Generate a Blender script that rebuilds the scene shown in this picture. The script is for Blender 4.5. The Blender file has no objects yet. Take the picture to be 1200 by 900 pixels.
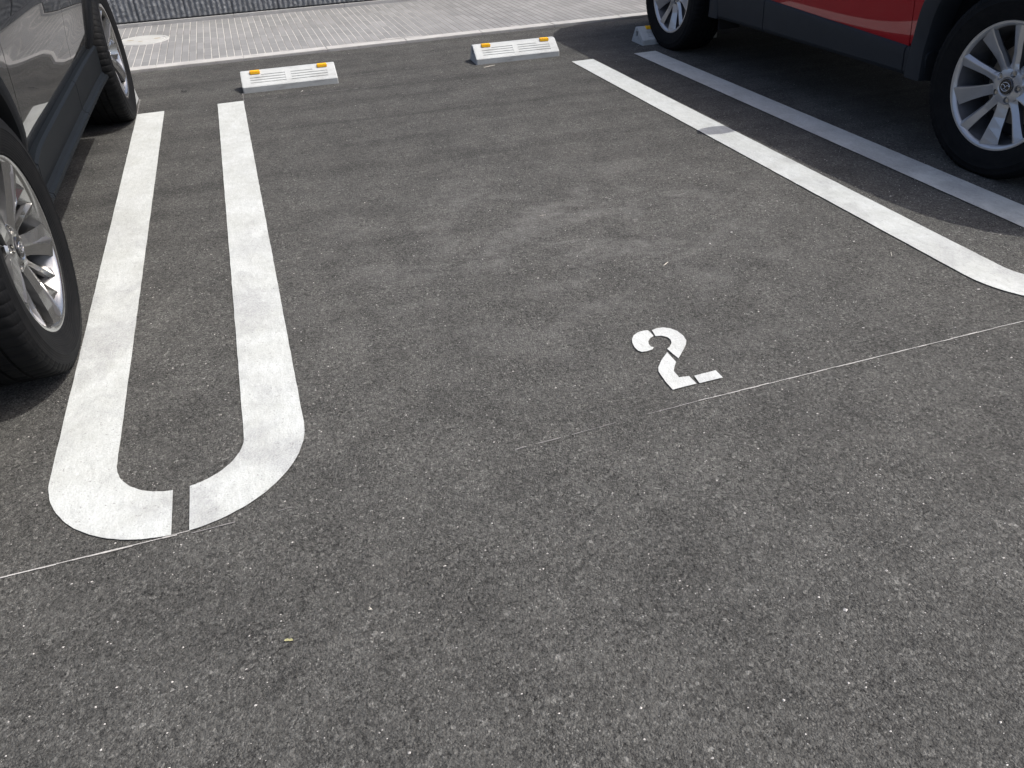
import bpy, bmesh, math, random
from mathutils import Vector, Matrix
from mathutils.geometry import delaunay_2d_cdt
random.seed(7)
R = math.radians
scene = bpy.context.scene
col = scene.collection

# ------------------------------------------------------------------ camera
cd = bpy.data.cameras.new('camera')
cd.sensor_fit = 'HORIZONTAL'; cd.sensor_width = 36.0; cd.lens = 890.94 / 1200 * 36
cd.clip_start = 0.02; cd.clip_end = 2000
cam = bpy.data.objects.new('camera', cd); col.objects.link(cam)
cr = Vector((0.94611884, -0.32164229, -0.03748825))
cf = Vector((0.24193667, 0.77907326, -0.57836969))
cu = Vector((0.21523425, 0.53813668, 0.81491296))
m = Matrix((cr, cu, -cf)).transposed().to_4x4(); m.translation = Vector((0, 0, 1.2))
cam.matrix_world = m
scene.camera = cam

# ------------------------------------------------------------------ light
SUN_EL = 60.0
sdir = Vector((1.0, -0.30, 0)).normalized()                 # horizontal direction TOWARDS the sun
world = bpy.data.worlds.new('World'); scene.world = world; world.use_nodes = True
wn = world.node_tree.nodes; wl = world.node_tree.links
sky = wn.new('ShaderNodeTexSky'); sky.sky_type = 'NISHITA'; sky.sun_disc = False
sky.sun_elevation = R(SUN_EL); sky.sun_rotation = math.atan2(sdir.x, sdir.y)
sky.air_density = 0.7; sky.dust_density = 4.0; sky.ozone_density = 0.15
bgn = wn['Background']; bgn.inputs['Strength'].default_value = 0.15
wl.new(sky.outputs['Color'], bgn.inputs['Color'])
sl = bpy.data.lights.new('sun', 'SUN'); sl.energy = 2.5; sl.angle = R(0.6); sl.color = (1.0, 0.965, 0.915)
so = bpy.data.objects.new('sun', sl); col.objects.link(so)
sv = Vector((sdir.x * math.cos(R(SUN_EL)), sdir.y * math.cos(R(SUN_EL)), math.sin(R(SUN_EL))))
so.rotation_euler = sv.to_track_quat('Z', 'Y').to_euler(); so.location = (20, 0, 30)
scene.view_settings.view_transform = 'Standard'; scene.view_settings.look = 'None'
scene.view_settings.exposure = 0.68; scene.view_settings.gamma = 1.0
scene.view_settings.use_curve_mapping = False

# ------------------------------------------------------------------ material helpers
class NT:
    def __init__(s, name):
        s.m = bpy.data.materials.new(name); s.m.use_nodes = True
        s.t = s.m.node_tree; s.n = s.t.nodes; s.l = s.t.links
        s.b = s.n['Principled BSDF']; s.out = s.n['Material Output']
        s.tc = s.n.new('ShaderNodeTexCoord')
    def new(s, k, **kw):
        x = s.n.new(k)
        for a, v in kw.items(): setattr(x, a, v)
        return x
    def mapping(s, scale=(1, 1, 1), loc=(0, 0, 0), rot=(0, 0, 0)):
        x = s.new('ShaderNodeMapping'); s.l.new(s.tc.outputs['Object'], x.inputs['Vector'])
        x.inputs['Scale'].default_value = scale; x.inputs['Location'].default_value = loc
        x.inputs['Rotation'].default_value = rot
        return x.outputs['Vector']
    def noise(s, vec, scale, detail=3, rough=.5, dist=0.):
        x = s.new('ShaderNodeTexNoise'); s.l.new(vec, x.inputs['Vector'])
        x.inputs['Scale'].default_value = scale; x.inputs['Detail'].default_value = detail
        x.inputs['Roughness'].default_value = rough; x.inputs['Distortion'].default_value = dist
        return x.outputs['Fac']
    def vor(s, vec, scale, feature='F1', rnd=1.):
        x = s.new('ShaderNodeTexVoronoi', feature=feature); s.l.new(vec, x.inputs['Vector'])
        x.inputs['Scale'].default_value = scale; x.inputs['Randomness'].default_value = rnd
        return x
    def ramp(s, fac, stops, interp='LINEAR'):
        x = s.new('ShaderNodeValToRGB'); s.l.new(fac, x.inputs['Fac']); cr_ = x.color_ramp
        cr_.interpolation = interp
        while len(cr_.elements) < len(stops): cr_.elements.new(0.5)
        for e, (p, c) in zip(cr_.elements, stops):
            e.position = p; e.color = (c, c, c, 1) if isinstance(c, (int, float)) else (*c, 1)
        return x.outputs['Color']
    def math(s, op, a, b=None, c=None, clamp=False):
        x = s.new('ShaderNodeMath', operation=op); x.use_clamp = clamp
        for i, v in enumerate((a, b, c)):
            if v is None: continue
            if isinstance(v, (int, float)): x.inputs[i].default_value = v
            else: s.l.new(v, x.inputs[i])
        return x.outputs[0]
    def mix(s, fac, a, b, blend='MIX'):
        x = s.new('ShaderNodeMix', data_type='RGBA', blend_type=blend)
        for i, v in ((0, fac), (6, a), (7, b)):
            if isinstance(v, (int, float)):
                x.inputs[i].default_value = v if i == 0 else (v, v, v, 1)
            elif isinstance(v, tuple): x.inputs[i].default_value = (*v, 1)
            else: s.l.new(v, x.inputs[i])
        return x.outputs[2]
    def bump(s, h, dist, strength=1., prev=None):
        x = s.new('ShaderNodeBump'); x.inputs['Strength'].default_value = strength
        x.inputs['Distance'].default_value = dist; s.l.new(h, x.inputs['Height'])
        if prev is not None: s.l.new(prev, x.inputs['Normal'])
        return x.outputs['Normal']
    def sep(s):
        x = s.new('ShaderNodeSeparateXYZ'); s.l.new(s.tc.outputs['Object'], x.inputs[0]); return x.outputs
    def set(s, color=None, rough=None, normal=None, metal=None, spec=None, coat=None):
        for k, v in (('Base Color', color), ('Roughness', rough), ('Normal', normal), ('Metallic', metal),
                     ('Specular IOR Level', spec), ('Coat Weight', coat)):
            if v is None: continue
            i = s.b.inputs[k]
            if isinstance(v, tuple): i.default_value = (*v, 1)
            elif isinstance(v, (int, float)): i.default_value = v
            else: s.l.new(v, i)
        return s.m

def simple(name, c, rough=.5, metal=0, spec=.5, coat=0, var=0.12, nscale=30, bump=0, bscale=300, coat_rough=.03):
    n = NT(name); v = n.mapping()
    f = n.noise(v, nscale, 4, .6)
    cc = n.mix(1, c, n.ramp(f, [(.25, 1 - var), (.75, 1 + var)]), 'MULTIPLY')
    nm = n.bump(n.noise(v, bscale, 2), bump) if bump else None
    n.set(cc, rough, nm, metal, spec, coat)
    n.b.inputs['Coat Roughness'].default_value = coat_rough
    return n.m

def grain(n, v):
    """stone grain of the asphalt: value (about 1), bump height"""
    a = n.vor(v, 270); bw = n.new('ShaderNodeRGBToBW'); n.l.new(a.outputs['Color'], bw.inputs[0])
    RS = [(0, .42), (.3, .78), (.6, 1.06), (.8, 1.45), (.92, 2.2), (1, 3.4)]
    a2 = n.vor(v, 150); bw2 = n.new('ShaderNodeRGBToBW'); n.l.new(a2.outputs['Color'], bw2.inputs[0])
    val = n.mix(n.ramp(n.noise(v, 18, 3, .6), [(.42, 0), (.58, .9)]), n.ramp(bw.outputs[0], RS), n.ramp(bw2.outputs[0], RS))
    ck = n.math('ABSOLUTE', n.math('SUBTRACT', n.noise(v, 42, 5, .66, 1.6), .5))
    ck = n.ramp(ck, [(0, .12), (.020, .88), (.04, 1)])
    val = n.mix(n.ramp(n.noise(v, 5.5, 5, .75), [(.40, 0), (.55, 1)]), val, n.mix(1, val, ck, 'MULTIPLY'))
    b = n.noise(v, 120, 5, .75)
    b = n.math('ADD', b, n.math('MULTIPLY', n.math('SUBTRACT', n.noise(v, 7, 4, .7), .5), .22))
    pit = n.ramp(b, [(.35, .16), (.455, .92), (.7, 1.2)])
    val = n.mix(1, val, pit, 'MULTIPLY')
    h = n.math('ADD', n.math('MULTIPLY', a.outputs['Distance'], -1.0), n.math('MULTIPLY', b, 2.0))
    return val, h

def mat_asphalt():
    n = NT('asphalt'); v = n.mapping()
    val, h = grain(n, v)
    s = n.sep()
    big = n.ramp(n.noise(v, .9, 4, .55, .4), [(.3, .92), (.7, 1.08)])
    mid = n.ramp(n.noise(v, 4, 7, .72), [(.3, .80), (.7, 1.2)])
    # soft lighter and darker bands lying along the row, stronger towards the kerb
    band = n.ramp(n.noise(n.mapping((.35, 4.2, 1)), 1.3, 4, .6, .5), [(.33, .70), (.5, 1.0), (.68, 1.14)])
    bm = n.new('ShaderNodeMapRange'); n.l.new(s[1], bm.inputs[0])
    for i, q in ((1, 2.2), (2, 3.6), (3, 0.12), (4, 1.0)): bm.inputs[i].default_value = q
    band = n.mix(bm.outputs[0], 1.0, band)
    # dried puddle: pale dust in crinkled patches with thin dark edges
    dx = n.math('MULTIPLY', n.math('SUBTRACT', s[0], .95), .85); dy = n.math('MULTIPLY', n.math('SUBTRACT', s[1], 2.45), .95)
    d2 = n.math('ADD', n.math('MULTIPLY', dx, dx), n.math('MULTIPLY', dy, dy))
    pm = n.ramp(d2, [(0, 1), (.25, .7), (1.0, 0)])
    dn = n.noise(n.mapping((1, 1.5, 1)), 3.2, 10, .74, .35)
    dust = n.mix(1, n.ramp(dn, [(.46, 0), (.62, 1)]), pm, 'MULTIPLY')
    edge = n.ramp(n.math('ABSOLUTE', n.math('SUBTRACT', dn, .5)), [(0, .62), (.014, 1)])
    edge = n.mix(n.math('MULTIPLY', pm, n.ramp(n.noise(v, 30, 3), [(.4, 0), (.55, 1)])), 1.0, edge)
    finew = n.ramp(n.noise(v, 45, 6, .75), [(.36, .74), (.5, 1), (.7, 1.18)])
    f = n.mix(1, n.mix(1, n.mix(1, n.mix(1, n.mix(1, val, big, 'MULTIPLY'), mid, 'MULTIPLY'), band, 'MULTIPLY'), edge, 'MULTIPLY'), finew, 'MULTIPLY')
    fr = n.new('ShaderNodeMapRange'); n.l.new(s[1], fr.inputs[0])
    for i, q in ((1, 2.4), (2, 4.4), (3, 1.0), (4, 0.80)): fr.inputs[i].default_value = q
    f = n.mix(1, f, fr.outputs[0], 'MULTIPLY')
    tone = n.mix(n.noise(v, 1.6, 3), (.101, .1010, .094), (.100, .0985, .090))
    c = n.mix(1, tone, f, 'MULTIPLY')
    c = n.mix(n.math('MULTIPLY', n.math('MULTIPLY', dust, n.ramp(n.noise(v, 24, 6, .75), [(.36, .2), (.6, 1)])), .72), c, (.185, .183, .174))
    # grey contact marks left by tyres in the curve of the bay
    nm = n.bump(h, .0046, 1.0)
    nm = n.bump(n.noise(v, 14, 3), .006, .35, nm)
    return n.set(c, .82, nm, spec=.35)

def mat_paint(name, tone=(.60, .605, .585), scuff=.5):
    n = NT(name); v = n.mapping()
    a = n.noise(n.mapping((1, 1, 1)), 6, 6, .7, .6)
    dirt = n.ramp(a, [(.38, 0), (.72, scuff)])
    brush = n.noise(n.mapping((30, 9, 1), rot=(0, 0, .5)), 2.2, 4, .7, .8)
    br = n.ramp(brush, [(.35, .9), (.65, 1.05)])
    c = n.mix(dirt, tone, (tone[0] * .74, tone[1] * .73, tone[2] * .70))
    c = n.mix(1, c, br, 'MULTIPLY')
    # rubber smears of turning tyres: fine arcs inside irregular patches
    s = n.sep()
    ex = n.math('SUBTRACT', s[0], -2.6); ey = n.math('SUBTRACT', s[1], 3.3)
    rad = n.math('SQRT', n.math('ADD', n.math('MULTIPLY', ex, ex), n.math('MULTIPLY', ey, ey)))
    rad = n.math('ADD', rad, n.math('MULTIPLY', n.noise(v, 4.5, 4, .6), .30))
    ln = n.math('SINE', n.math('MULTIPLY', rad, 560))
    ln = n.ramp(n.math('ADD', n.math('MULTIPLY', ln, .10), n.noise(v, 55, 5, .75)), [(.30, .35), (.70, 1)])
    patch = n.ramp(n.noise(n.mapping((1, .8, 1), loc=(3.1, .4, 0)), 4.6, 5, .62, .5), [(.47, 0), (.60, 1)])
    yr = n.new('ShaderNodeMapRange'); n.l.new(s[1], yr.inputs[0])
    for i, q in ((1, 3.6), (2, 2.6), (3, 0.15), (4, 1.0)): yr.inputs[i].default_value = q
    sm = n.math('MULTIPLY', n.math('MULTIPLY', n.math('MULTIPLY', patch, ln), yr.outputs[0]), scuff * .85)
    c = n.mix(sm, c, (.25, .256, .26))
    g = n.vor(v, 210); bw = n.new('ShaderNodeRGBToBW'); n.l.new(g.outputs['Color'], bw.inputs[0])
    c = n.mix(1, c, n.ramp(bw.outputs[0], [(0, .93), (1, 1.05)]), 'MULTIPLY')
    hole = n.ramp(n.noise(v, 120, 4, .75), [(.345, 1), (.385, 0)])
    c = n.mix(n.math('MULTIPLY', hole, .75), c, (.16, .155, .15))
    h = n.math('ADD', n.math('MULTIPLY', g.outputs['Distance'], -.7), n.math('MULTIPLY', n.noise(v, 95, 3, .7), 1.4))
    return n.set(c, .62, n.bump(h, .0014, .7), spec=.4)

def mat_paver():
    n = NT('sidewalk_bricks'); s = n.sep(); v = n.mapping()
    W, L = .054, .235
    cx = n.math('DIVIDE', s[0], W); ix = n.math('FLOOR', cx); fx = n.math('FRACT', cx)
    wnn = n.new('ShaderNodeTexWhiteNoise', noise_dimensions='1D'); n.l.new(ix, wnn.inputs['W'])
    cy = n.math('ADD', n.math('DIVIDE', s[1], L), n.math('MULTIPLY', wnn.outputs['Value'], 3.0))
    iy = n.math('FLOOR', cy); fy = n.math('FRACT', cy)
    cmb = n.new('ShaderNodeCombineXYZ'); n.l.new(ix, cmb.inputs[0]); n.l.new(iy, cmb.inputs[1])
    w2 = n.new('ShaderNodeTexWhiteNoise', noise_dimensions='2D'); n.l.new(cmb.outputs[0], w2.inputs['Vector'])
    ex = n.math('MULTIPLY', n.math('SUBTRACT', .5, n.math('ABSOLUTE', n.math('SUBTRACT', fx, .5))), W)
    ey = n.math('MULTIPLY', n.math('SUBTRACT', .5, n.math('ABSOLUTE', n.math('SUBTRACT', fy, .5))), L)
    e = n.math('MINIMUM', ex, n.math('ADD', ey, .0012))
    j = n.ramp(n.math('MULTIPLY', e, 100), [(.28, 1), (.40, 0)])   # joint mask, about 6 mm wide
    brick = n.mix(w2.outputs['Value'], (.18, .183, .182), (.222, .224, .222))
    brick = n.mix(1, brick, n.ramp(n.noise(v, 3, 5, .6), [(.3, .88), (.7, 1.1)]), 'MULTIPLY')
    brick = n.mix(1, brick, n.ramp(n.noise(v, 260, 2), [(.3, .88), (.7, 1.1)]), 'MULTIPLY')
    sand_shade = n.new('ShaderNodeMapRange'); n.l.new(s[0], sand_shade.inputs[0])
    for i, q in ((1, 1.1), (2, 2.0), (3, 1.0), (4, 0.0)): sand_shade.inputs[i].default_value = q
    pn = n.ramp(n.noise(v, 1.7, 3), [(.42, 0), (.5, 1)])
    sf = n.math('MULTIPLY', sand_shade.outputs[0], n.math('ADD', .45, n.math('MULTIPLY', pn, .55)))
    joint = n.mix(sf, (.12, .115, .11), (.38, .37, .345))  # pale sand at left; joint shadow painted into the colour towards the right
    c = n.mix(j, brick, joint)
    h = n.ramp(n.math('MULTIPLY', e, 100), [(.15, 0), (.5, 1)])
    return n.set(c, .85, n.bump(h, .003, .8), spec=.3)

def mat_concrete(name, c, var=.12, rough=.85, s1=9, s2=160, b=.0015, stain=0):
    n = NT(name); v = n.mapping()
    f = n.mix(1, n.ramp(n.noise(v, s1, 6, .65, .3), [(.3, 1 - var), (.7, 1 + var)]),
              n.ramp(n.noise(v, s2, 3, .7), [(.3, 1 - var), (.7, 1 + var)]), 'MULTIPLY')
    cc = n.mix(1, c, f, 'MULTIPLY')
    return n.set(cc, rough, n.bump(n.noise(v, s2, 3, .7), b, .8), spec=.3)

def mat_tyre():
    n = NT('tyre_rubber'); v = n.mapping()
    s = n.sep()
    f = n.noise(v, 22, 4, .6)
    c = n.mix(n.ramp(f, [(.35, 0), (.8, .8)]), (.0045, .005, .0058), (.012, .012, .012))
    r2 = n.math('SQRT', n.math('ADD', n.math('MULTIPLY', s[1], s[1]), n.math('MULTIPLY', s[2], s[2])))
    rings = n.math('SINE', n.math('MULTIPLY', r2, 900))
    nm = n.bump(rings, .0004, .5)
    return n.set(c, .7, n.bump(n.noise(v, 400, 2), .0004, .6, nm), spec=.12)

def mat_carpaint(name, c, c2, metal=.0, flake=.15, base_rough=.4):
    n = NT(name); v = n.mapping()
    g = n.vor(v, 1400); bw = n.new('ShaderNodeRGBToBW'); n.l.new(g.outputs['Color'], bw.inputs[0])
    cc = n.mix(n.ramp(bw.outputs[0], [(.3, 0), (1, flake)]), c, c2)
    dust = n.ramp(n.noise(n.mapping((1, 1, 3)), 7, 5, .7), [(.4, 0), (.8, .02)])
    cc = n.mix(dust, cc, (.3, .28, .25))
    n.set(cc, base_rough, None, metal, .12, 1.0)
    n.b.inputs['Coat Roughness'].default_value = .03
    n.b.inputs['Coat IOR'].default_value = 1.36 if c[0] < .1 else 1.42
    return n.m

M = {}
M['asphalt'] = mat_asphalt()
M['paint'] = mat_paint('marking_paint', (.462, .484, .470), .75)
M['paint2'] = mat_paint('marking_paint_number', (.465, .484, .47), .4)
M['paver'] = mat_paver()
M['kerb'] = mat_concrete('kerb_concrete', (.37, .365, .35), .12)
M['stop'] = mat_concrete('wheel_stop_concrete', (.40, .418, .412), .09, .6, 13, 300, .0006)
def scuffed(n_):
    nt = n_.node_tree; b = nt.nodes['Principled BSDF']; src = b.inputs['Base Color'].links[0].from_socket
    tc = nt.nodes.new('ShaderNodeTexCoord'); mp = nt.nodes.new('ShaderNodeMapping'); mp.inputs['Scale'].default_value = (1, 3, 3)
    nz = nt.nodes.new('ShaderNodeTexNoise'); nz.inputs['Scale'].default_value = 7; nz.inputs['Detail'].default_value = 8; nz.inputs['Roughness'].default_value = .72
    rp = nt.nodes.new('ShaderNodeValToRGB'); rp.color_ramp.elements[0].position = .52; rp.color_ramp.elements[0].color = (0, 0, 0, 1)
    rp.color_ramp.elements[1].position = .72; rp.color_ramp.elements[1].color = (.5, .5, .5, 1)
    mx = nt.nodes.new('ShaderNodeMix'); mx.data_type = 'RGBA'; mx.inputs[7].default_value = (.16, .155, .145, 1)
    L = nt.links.new; L(tc.outputs['Object'], mp.inputs[0]); L(mp.outputs[0], nz.inputs['Vector']); L(nz.outputs['Fac'], rp.inputs[0])
    L(rp.outputs['Color'], mx.inputs[0]); L(src, mx.inputs[6]); L(mx.outputs[2], b.inputs['Base Color'])
scuffed(M['stop']); scuffed(M['kerb'])
M['slotgrey'] = mat_concrete('wheel_stop_groove', (.20, .21, .21), .1, .8)
M['ground'] = mat_concrete('far_ground', (.16, .15, .13), .2)
M['wall'] = mat_concrete('split_block', (.17, .178, .185), .28, .85, 14, 120, .004)
M['mortar'] = mat_concrete('mortar', (.035, .037, .042), .2)
M['chalk'] = mat_concrete('chalk', (.32, .315, .30), .3, .9, 30, 400, .0005)
M['chalk_faint'] = mat_concrete('chalk_faint', (.175, .17, .165), .3, .9, 30, 400, .0005)
M['seam'] = mat_concrete('crack_dark', (.03, .029, .028), .3, .9)
M['manhole'] = mat_concrete('manhole_concrete', (.37, .375, .36), .1, .8, 12, 200)
M['tyre'] = mat_tyre()
M['black_plastic'] = simple('grained_black_plastic', (.006, .007, .0085), .6, 0, .10, 0, .12, 20, .0006, 900)
M['grey_plastic'] = simple('rocker_plastic', (.006, .0078, .0098), .55, 0, .10, 0, .10, 12, .0005, 900)
M['rocker_light'] = simple('shade_lifted_plastic', (.022, .025, .029), .55, 0, .25, 0, .1, 12)  # lighter copy of the rocker plastic; lifts the red car's shaded cladding by colour
M['well'] = simple('wheel_well_black', (.012, .012, .014), .9)
M['underbody'] = simple('underbody_black', (.012, .012, .013), .9)
M['silver'] = simple('silver_wheel_paint', (.45, .45, .45), .33, .65, .5, .3, .05, 40)
M['silver_dark'] = simple('silver_wheel_barrel', (.13, .13, .135), .45, .5, .5, 0, .1, 40)
M['polished'] = simple('machined_wheel', (.42, .42, .41), .22, .95, .5, .3, .05, 40)
M['pocket'] = simple('wheel_pocket_grey', (.13, .132, .135), .35, .6, .5, .4, .1, 40)
M['steel'] = simple('brake_steel', (.22, .21, .20), .45, .9, .5, 0, .25, 30)
M['nut'] = simple('lug_nut_steel', (.42, .41, .39), .3, .95)
M['cap'] = simple('centre_cap_black', (.012, .012, .013), .2, 0, .5, .6)
M['chrome'] = simple('chrome', (.75, .75, .75), .1, 1.0)
M['black_paint'] = mat_carpaint('black_car_paint', (.005, .0055, .006), (.03, .032, .035))
M['red_paint'] = mat_carpaint('red_car_paint', (.32, .003, .010), (.5, .008, .02), .2, .35)
M['glass'] = simple('tinted_glass', (.012, .014, .015), .03, 0, .6, 1.0)
M['lamp_red'] = simple('tail_lamp_red', (.35, .01, .01), .15, 0, .5, 1.0)
M['lamp_clear'] = simple('head_lamp_clear', (.55, .57, .6), .1, .3, .5, 1.0)
def mat_reflector():
    n = NT('orange_reflector'); s = n.sep()
    v = n.mapping(); g = n.vor(v, 260)
    c = n.mix(g.outputs['Distance'], (.85, .38, .01), (.95, .60, .03))
    return n.set(c, .25, n.bump(g.outputs['Distance'], .001, .5), spec=.6)
M['reflector'] = mat_reflector()
M['straw'] = simple('dry_straw', (.55, .52, .45), .8)
M['leaf'] = simple('yellow_leaf', (.30, .29, .15), .7)
M['chip'] = mat_concrete('pale_stone_chip', (.50, .48, .45), .15)
M['dark_chip'] = simple('dark_chip', (.03, .03, .03), .8)

# ------------------------------------------------------------------ mesh helpers
def link_mesh(name, me, mats, parent=None, smooth=False):
    o = bpy.data.objects.new(name, me); col.objects.link(o)
    for mm in (mats if isinstance(mats, (list, tuple)) else [mats]): me.materials.append(mm)
    if smooth:
        for p in me.polygons: p.use_smooth = True
    if parent is not None: o.parent = parent
    return o
def mk(name, verts, faces, mats, parent=None, smooth=False, mi=None, sharp=None):
    me = bpy.data.meshes.new(name); me.from_pydata([tuple(v) for v in verts], [], faces)
    me.validate(); me.update()
    o = link_mesh(name, me, mats, parent, smooth)
    if mi:
        for p, k in zip(me.polygons, mi): p.material_index = k
    if sharp: me.set_sharp_from_angle(angle=R(sharp))
    return o
def tag(o, label=None, cat=None, group=None, kind=None):
    if label: o['label'] = label
    if cat: o['category'] = cat
    if group: o['group'] = group
    if kind: o['kind'] = kind
    return o
def empty(name, loc):
    o = bpy.data.objects.new(name, None); o.location = loc; o.empty_display_size = .2
    col.objects.link(o); return o
def fill_poly(name, loops, z, mats, parent=None, th=0.0):
    """flat outline (list of xy points) as a sheet at height z"""
    vs, fs = [], []
    for loop in loops:
        b = len(vs); vs += [(x, y, z) for x, y in loop]; fs.append(list(range(b, b + len(loop))))
    o = mk(name, vs, fs, mats, parent)
    bm = bmesh.new(); bm.from_mesh(o.data)
    bmesh.ops.triangulate(bm, faces=bm.faces[:]); 
    for f in bm.faces:
        if f.normal.z < 0: f.normal_flip()
    bm.to_mesh(o.data); bm.free(); return o
def box_bm(bm, x0, x1, y0, y1, z0, z1, bev=0):
    r = bmesh.ops.create_cube(bm, size=1)
    for v in r['verts']:
        v.co = Vector(((x0 + x1) / 2 + v.co.x * (x1 - x0), (y0 + y1) / 2 + v.co.y * (y1 - y0), (z0 + z1) / 2 + v.co.z * (z1 - z0)))
    if bev:
        es = list({e for v in r['verts'] for e in v.link_edges})
        bmesh.ops.bevel(bm, geom=es, offset=bev, segments=2, affect='EDGES')
def bm_obj(name, bm, mats, parent=None, smooth=False, sharp=None):
    me = bpy.data.meshes.new(name); bm.normal_update(); bm.to_mesh(me); bm.free()
    o = link_mesh(name, me, mats, parent, smooth)
    if sharp: me.set_sharp_from_angle(angle=R(sharp))
    return o

# ------------------------------------------------------------------ ground
KY = 6.145            # front of the kerb
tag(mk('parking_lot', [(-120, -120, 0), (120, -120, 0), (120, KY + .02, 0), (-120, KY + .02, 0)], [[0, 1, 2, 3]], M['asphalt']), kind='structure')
tag(mk('ground', [(-600, -600, -.06), (600, -600, -.06), (600, 600, -.06), (-600, 600, -.06)], [[0, 1, 2, 3]], M['ground']), kind='structure')
# kerb: real stones 0.6 m long with fine joints
bm = bmesh.new()
x = -9.0
rk = random.Random(3)
while x < 12:
    L = .6
    box_bm(bm, x + .0008, x + L - .0008, KY, KY + .11, -.03, .018 + rk.uniform(-.0006, .0006), .003); x += L
kerb = bm_obj('kerb', bm, M['kerb'], None); tag(kerb, kind='structure')
tag(mk('sidewalk', [(-9, KY + .10, .015), (12, KY + .10, .015), (12, 8.2, .015), (-9, 8.2, .015)], [[0, 1, 2, 3]], M['paver']), kind='structure')
# mortar spill on the paver edge of the kerb
rs = random.Random(11); loops = []
for cx, w in ((1.10, .10), (1.28, .07), (.86, .05), (.3, .04), (2.1, .04), (-.3, .035)):
    loops.append([(cx + math.cos(a) * w * rs.uniform(.7, 1.2), KY + .112 + (math.sin(a) * .5 + .5) * w * .42 * rs.uniform(.6, 1.2)) for a in [i * math.pi * 2 / 18 for i in range(18)]])
tag(fill_poly('mortar_spill', loops, .0195, M['kerb']), kind='structure')

# ------------------------------------------------------------------ wall of ribbed split blocks
WY = 7.985
def build_wall():
    root = empty('retaining_wall', (0, WY, 0))
    tag(root, 'dark grey retaining wall of vertically ribbed split blocks behind the brick sidewalk', 'wall')
    x0, x1, P = -8.0, 10.0, .0445
    rn = random.Random(5)
    from mathutils import noise as mn
    vs, fs = [], []
    courses = [(.05 + .2 * k + .004, .05 + .2 * k + .194) for k in range(6)]
    nx = int((x1 - x0) / P * 5)
    for za, zb in courses:
        lod = 11 if za < .5 else 4
        base = len(vs); cols = nx + 1
        rows = [za] + [za + (zb - za) * (j + .5) / lod for j in range(lod)] + [zb]
        for rj, z in enumerate(rows):
            for i in range(cols):
                x = x0 + (x1 - x0) * i / nx
                ph = (x / P) % 1
                rib = .013 * (max(0, 1 - abs(ph - .5) * 2.15)) ** .6
                bx = (x / .4) % 1
                if min(bx, 1 - bx) * .4 < .004: rib = -.006
                n1 = mn.noise(Vector((x * 60, z * 70, za * 9))); n2 = mn.noise(Vector((x * 24, z * 28, 7)))
                d = rib + (.006 * n1 + .003 * n2 if rib > 0 else 0)
                if rj in (0, len(rows) - 1): d -= .004
                vs.append((x, -d, z))
        for j in range(len(rows) - 1):
            for i in range(nx):
                a = base + j * cols + i; fs.append([a, a + 1, a + cols + 1, a + cols])
    mk('block_face', vs, fs, M['wall'], root)
    bm = bmesh.new(); box_bm(bm, x0, x1, .006, .25, -.05, 1.24); bm_obj('mortar_core', bm, M['mortar'], root)
    bm = bmesh.new(); box_bm(bm, x0, x1, -.016, .26, 1.244, 1.31, .006); bm_obj('coping', bm, M['kerb'], root)
    bm = bmesh.new()
    x = x0
    while x < x1:
        box_bm(bm, x + .0006, x + .9994, -.032, .004, .0, .044, .003); x += 1
    bm_obj('footing', bm, M['kerb'], root)
build_wall()

# manhole cover in the sidewalk
def build_manhole():
    root = empty('manhole_cover', (-.735, 7.27, .016))
    tag(root, 'round pale concrete manhole cover with ochre marks set in the brick sidewalk', 'manhole cover')
    def ring(r0, r1, z, n=64):
        return [(math.cos(a) * r, math.sin(a) * r, z) for r in (r0, r1) for a in [i * 2 * math.pi / n for i in range(n)]], [[i, (i + 1) % n, n + (i + 1) % n, n + i] for i in range(n)]
    prof = [(0, .004), (.150, .004), (.163, .004), (.166, .001), (.169, .001), (.172, .004), (.195, .004), (.199, -.002)]
    n = 64; vs, fs = [], []
    for r, z in prof:
        for i in range(n):
            a = i * 2 * math.pi / n; vs.append((math.cos(a) * max(r, .001), math.sin(a) * max(r, .001), z))
    for k in range(len(prof) - 1):
        for i in range(n): fs.append([k * n + i, (k + 1) * n + i, (k + 1) * n + (i + 1) % n, k * n + (i + 1) % n])
    fs.append([i for i in range(n)])
    mk('cover', vs, fs, M['manhole'], root)
    och = simple('ochre_stain', (.30, .27, .20), .8)
    for (cx, cy, w, h) in ((-.10, .02, .03, .018), (.105, .01, .028, .02), (-.02, -.06, .022, .012)):
        o = fill_poly('ochre_mark', [[(cx + math.cos(a) * w, cy + math.sin(a) * h) for a in [i * .52 for i in range(12)]]], .0052, och, root)
    vs = [(math.cos(i) * .02 * (1 + .3 * math.sin(i * 3)), math.sin(i) * .015, 0) for i in range(6)]
build_manhole()

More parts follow.
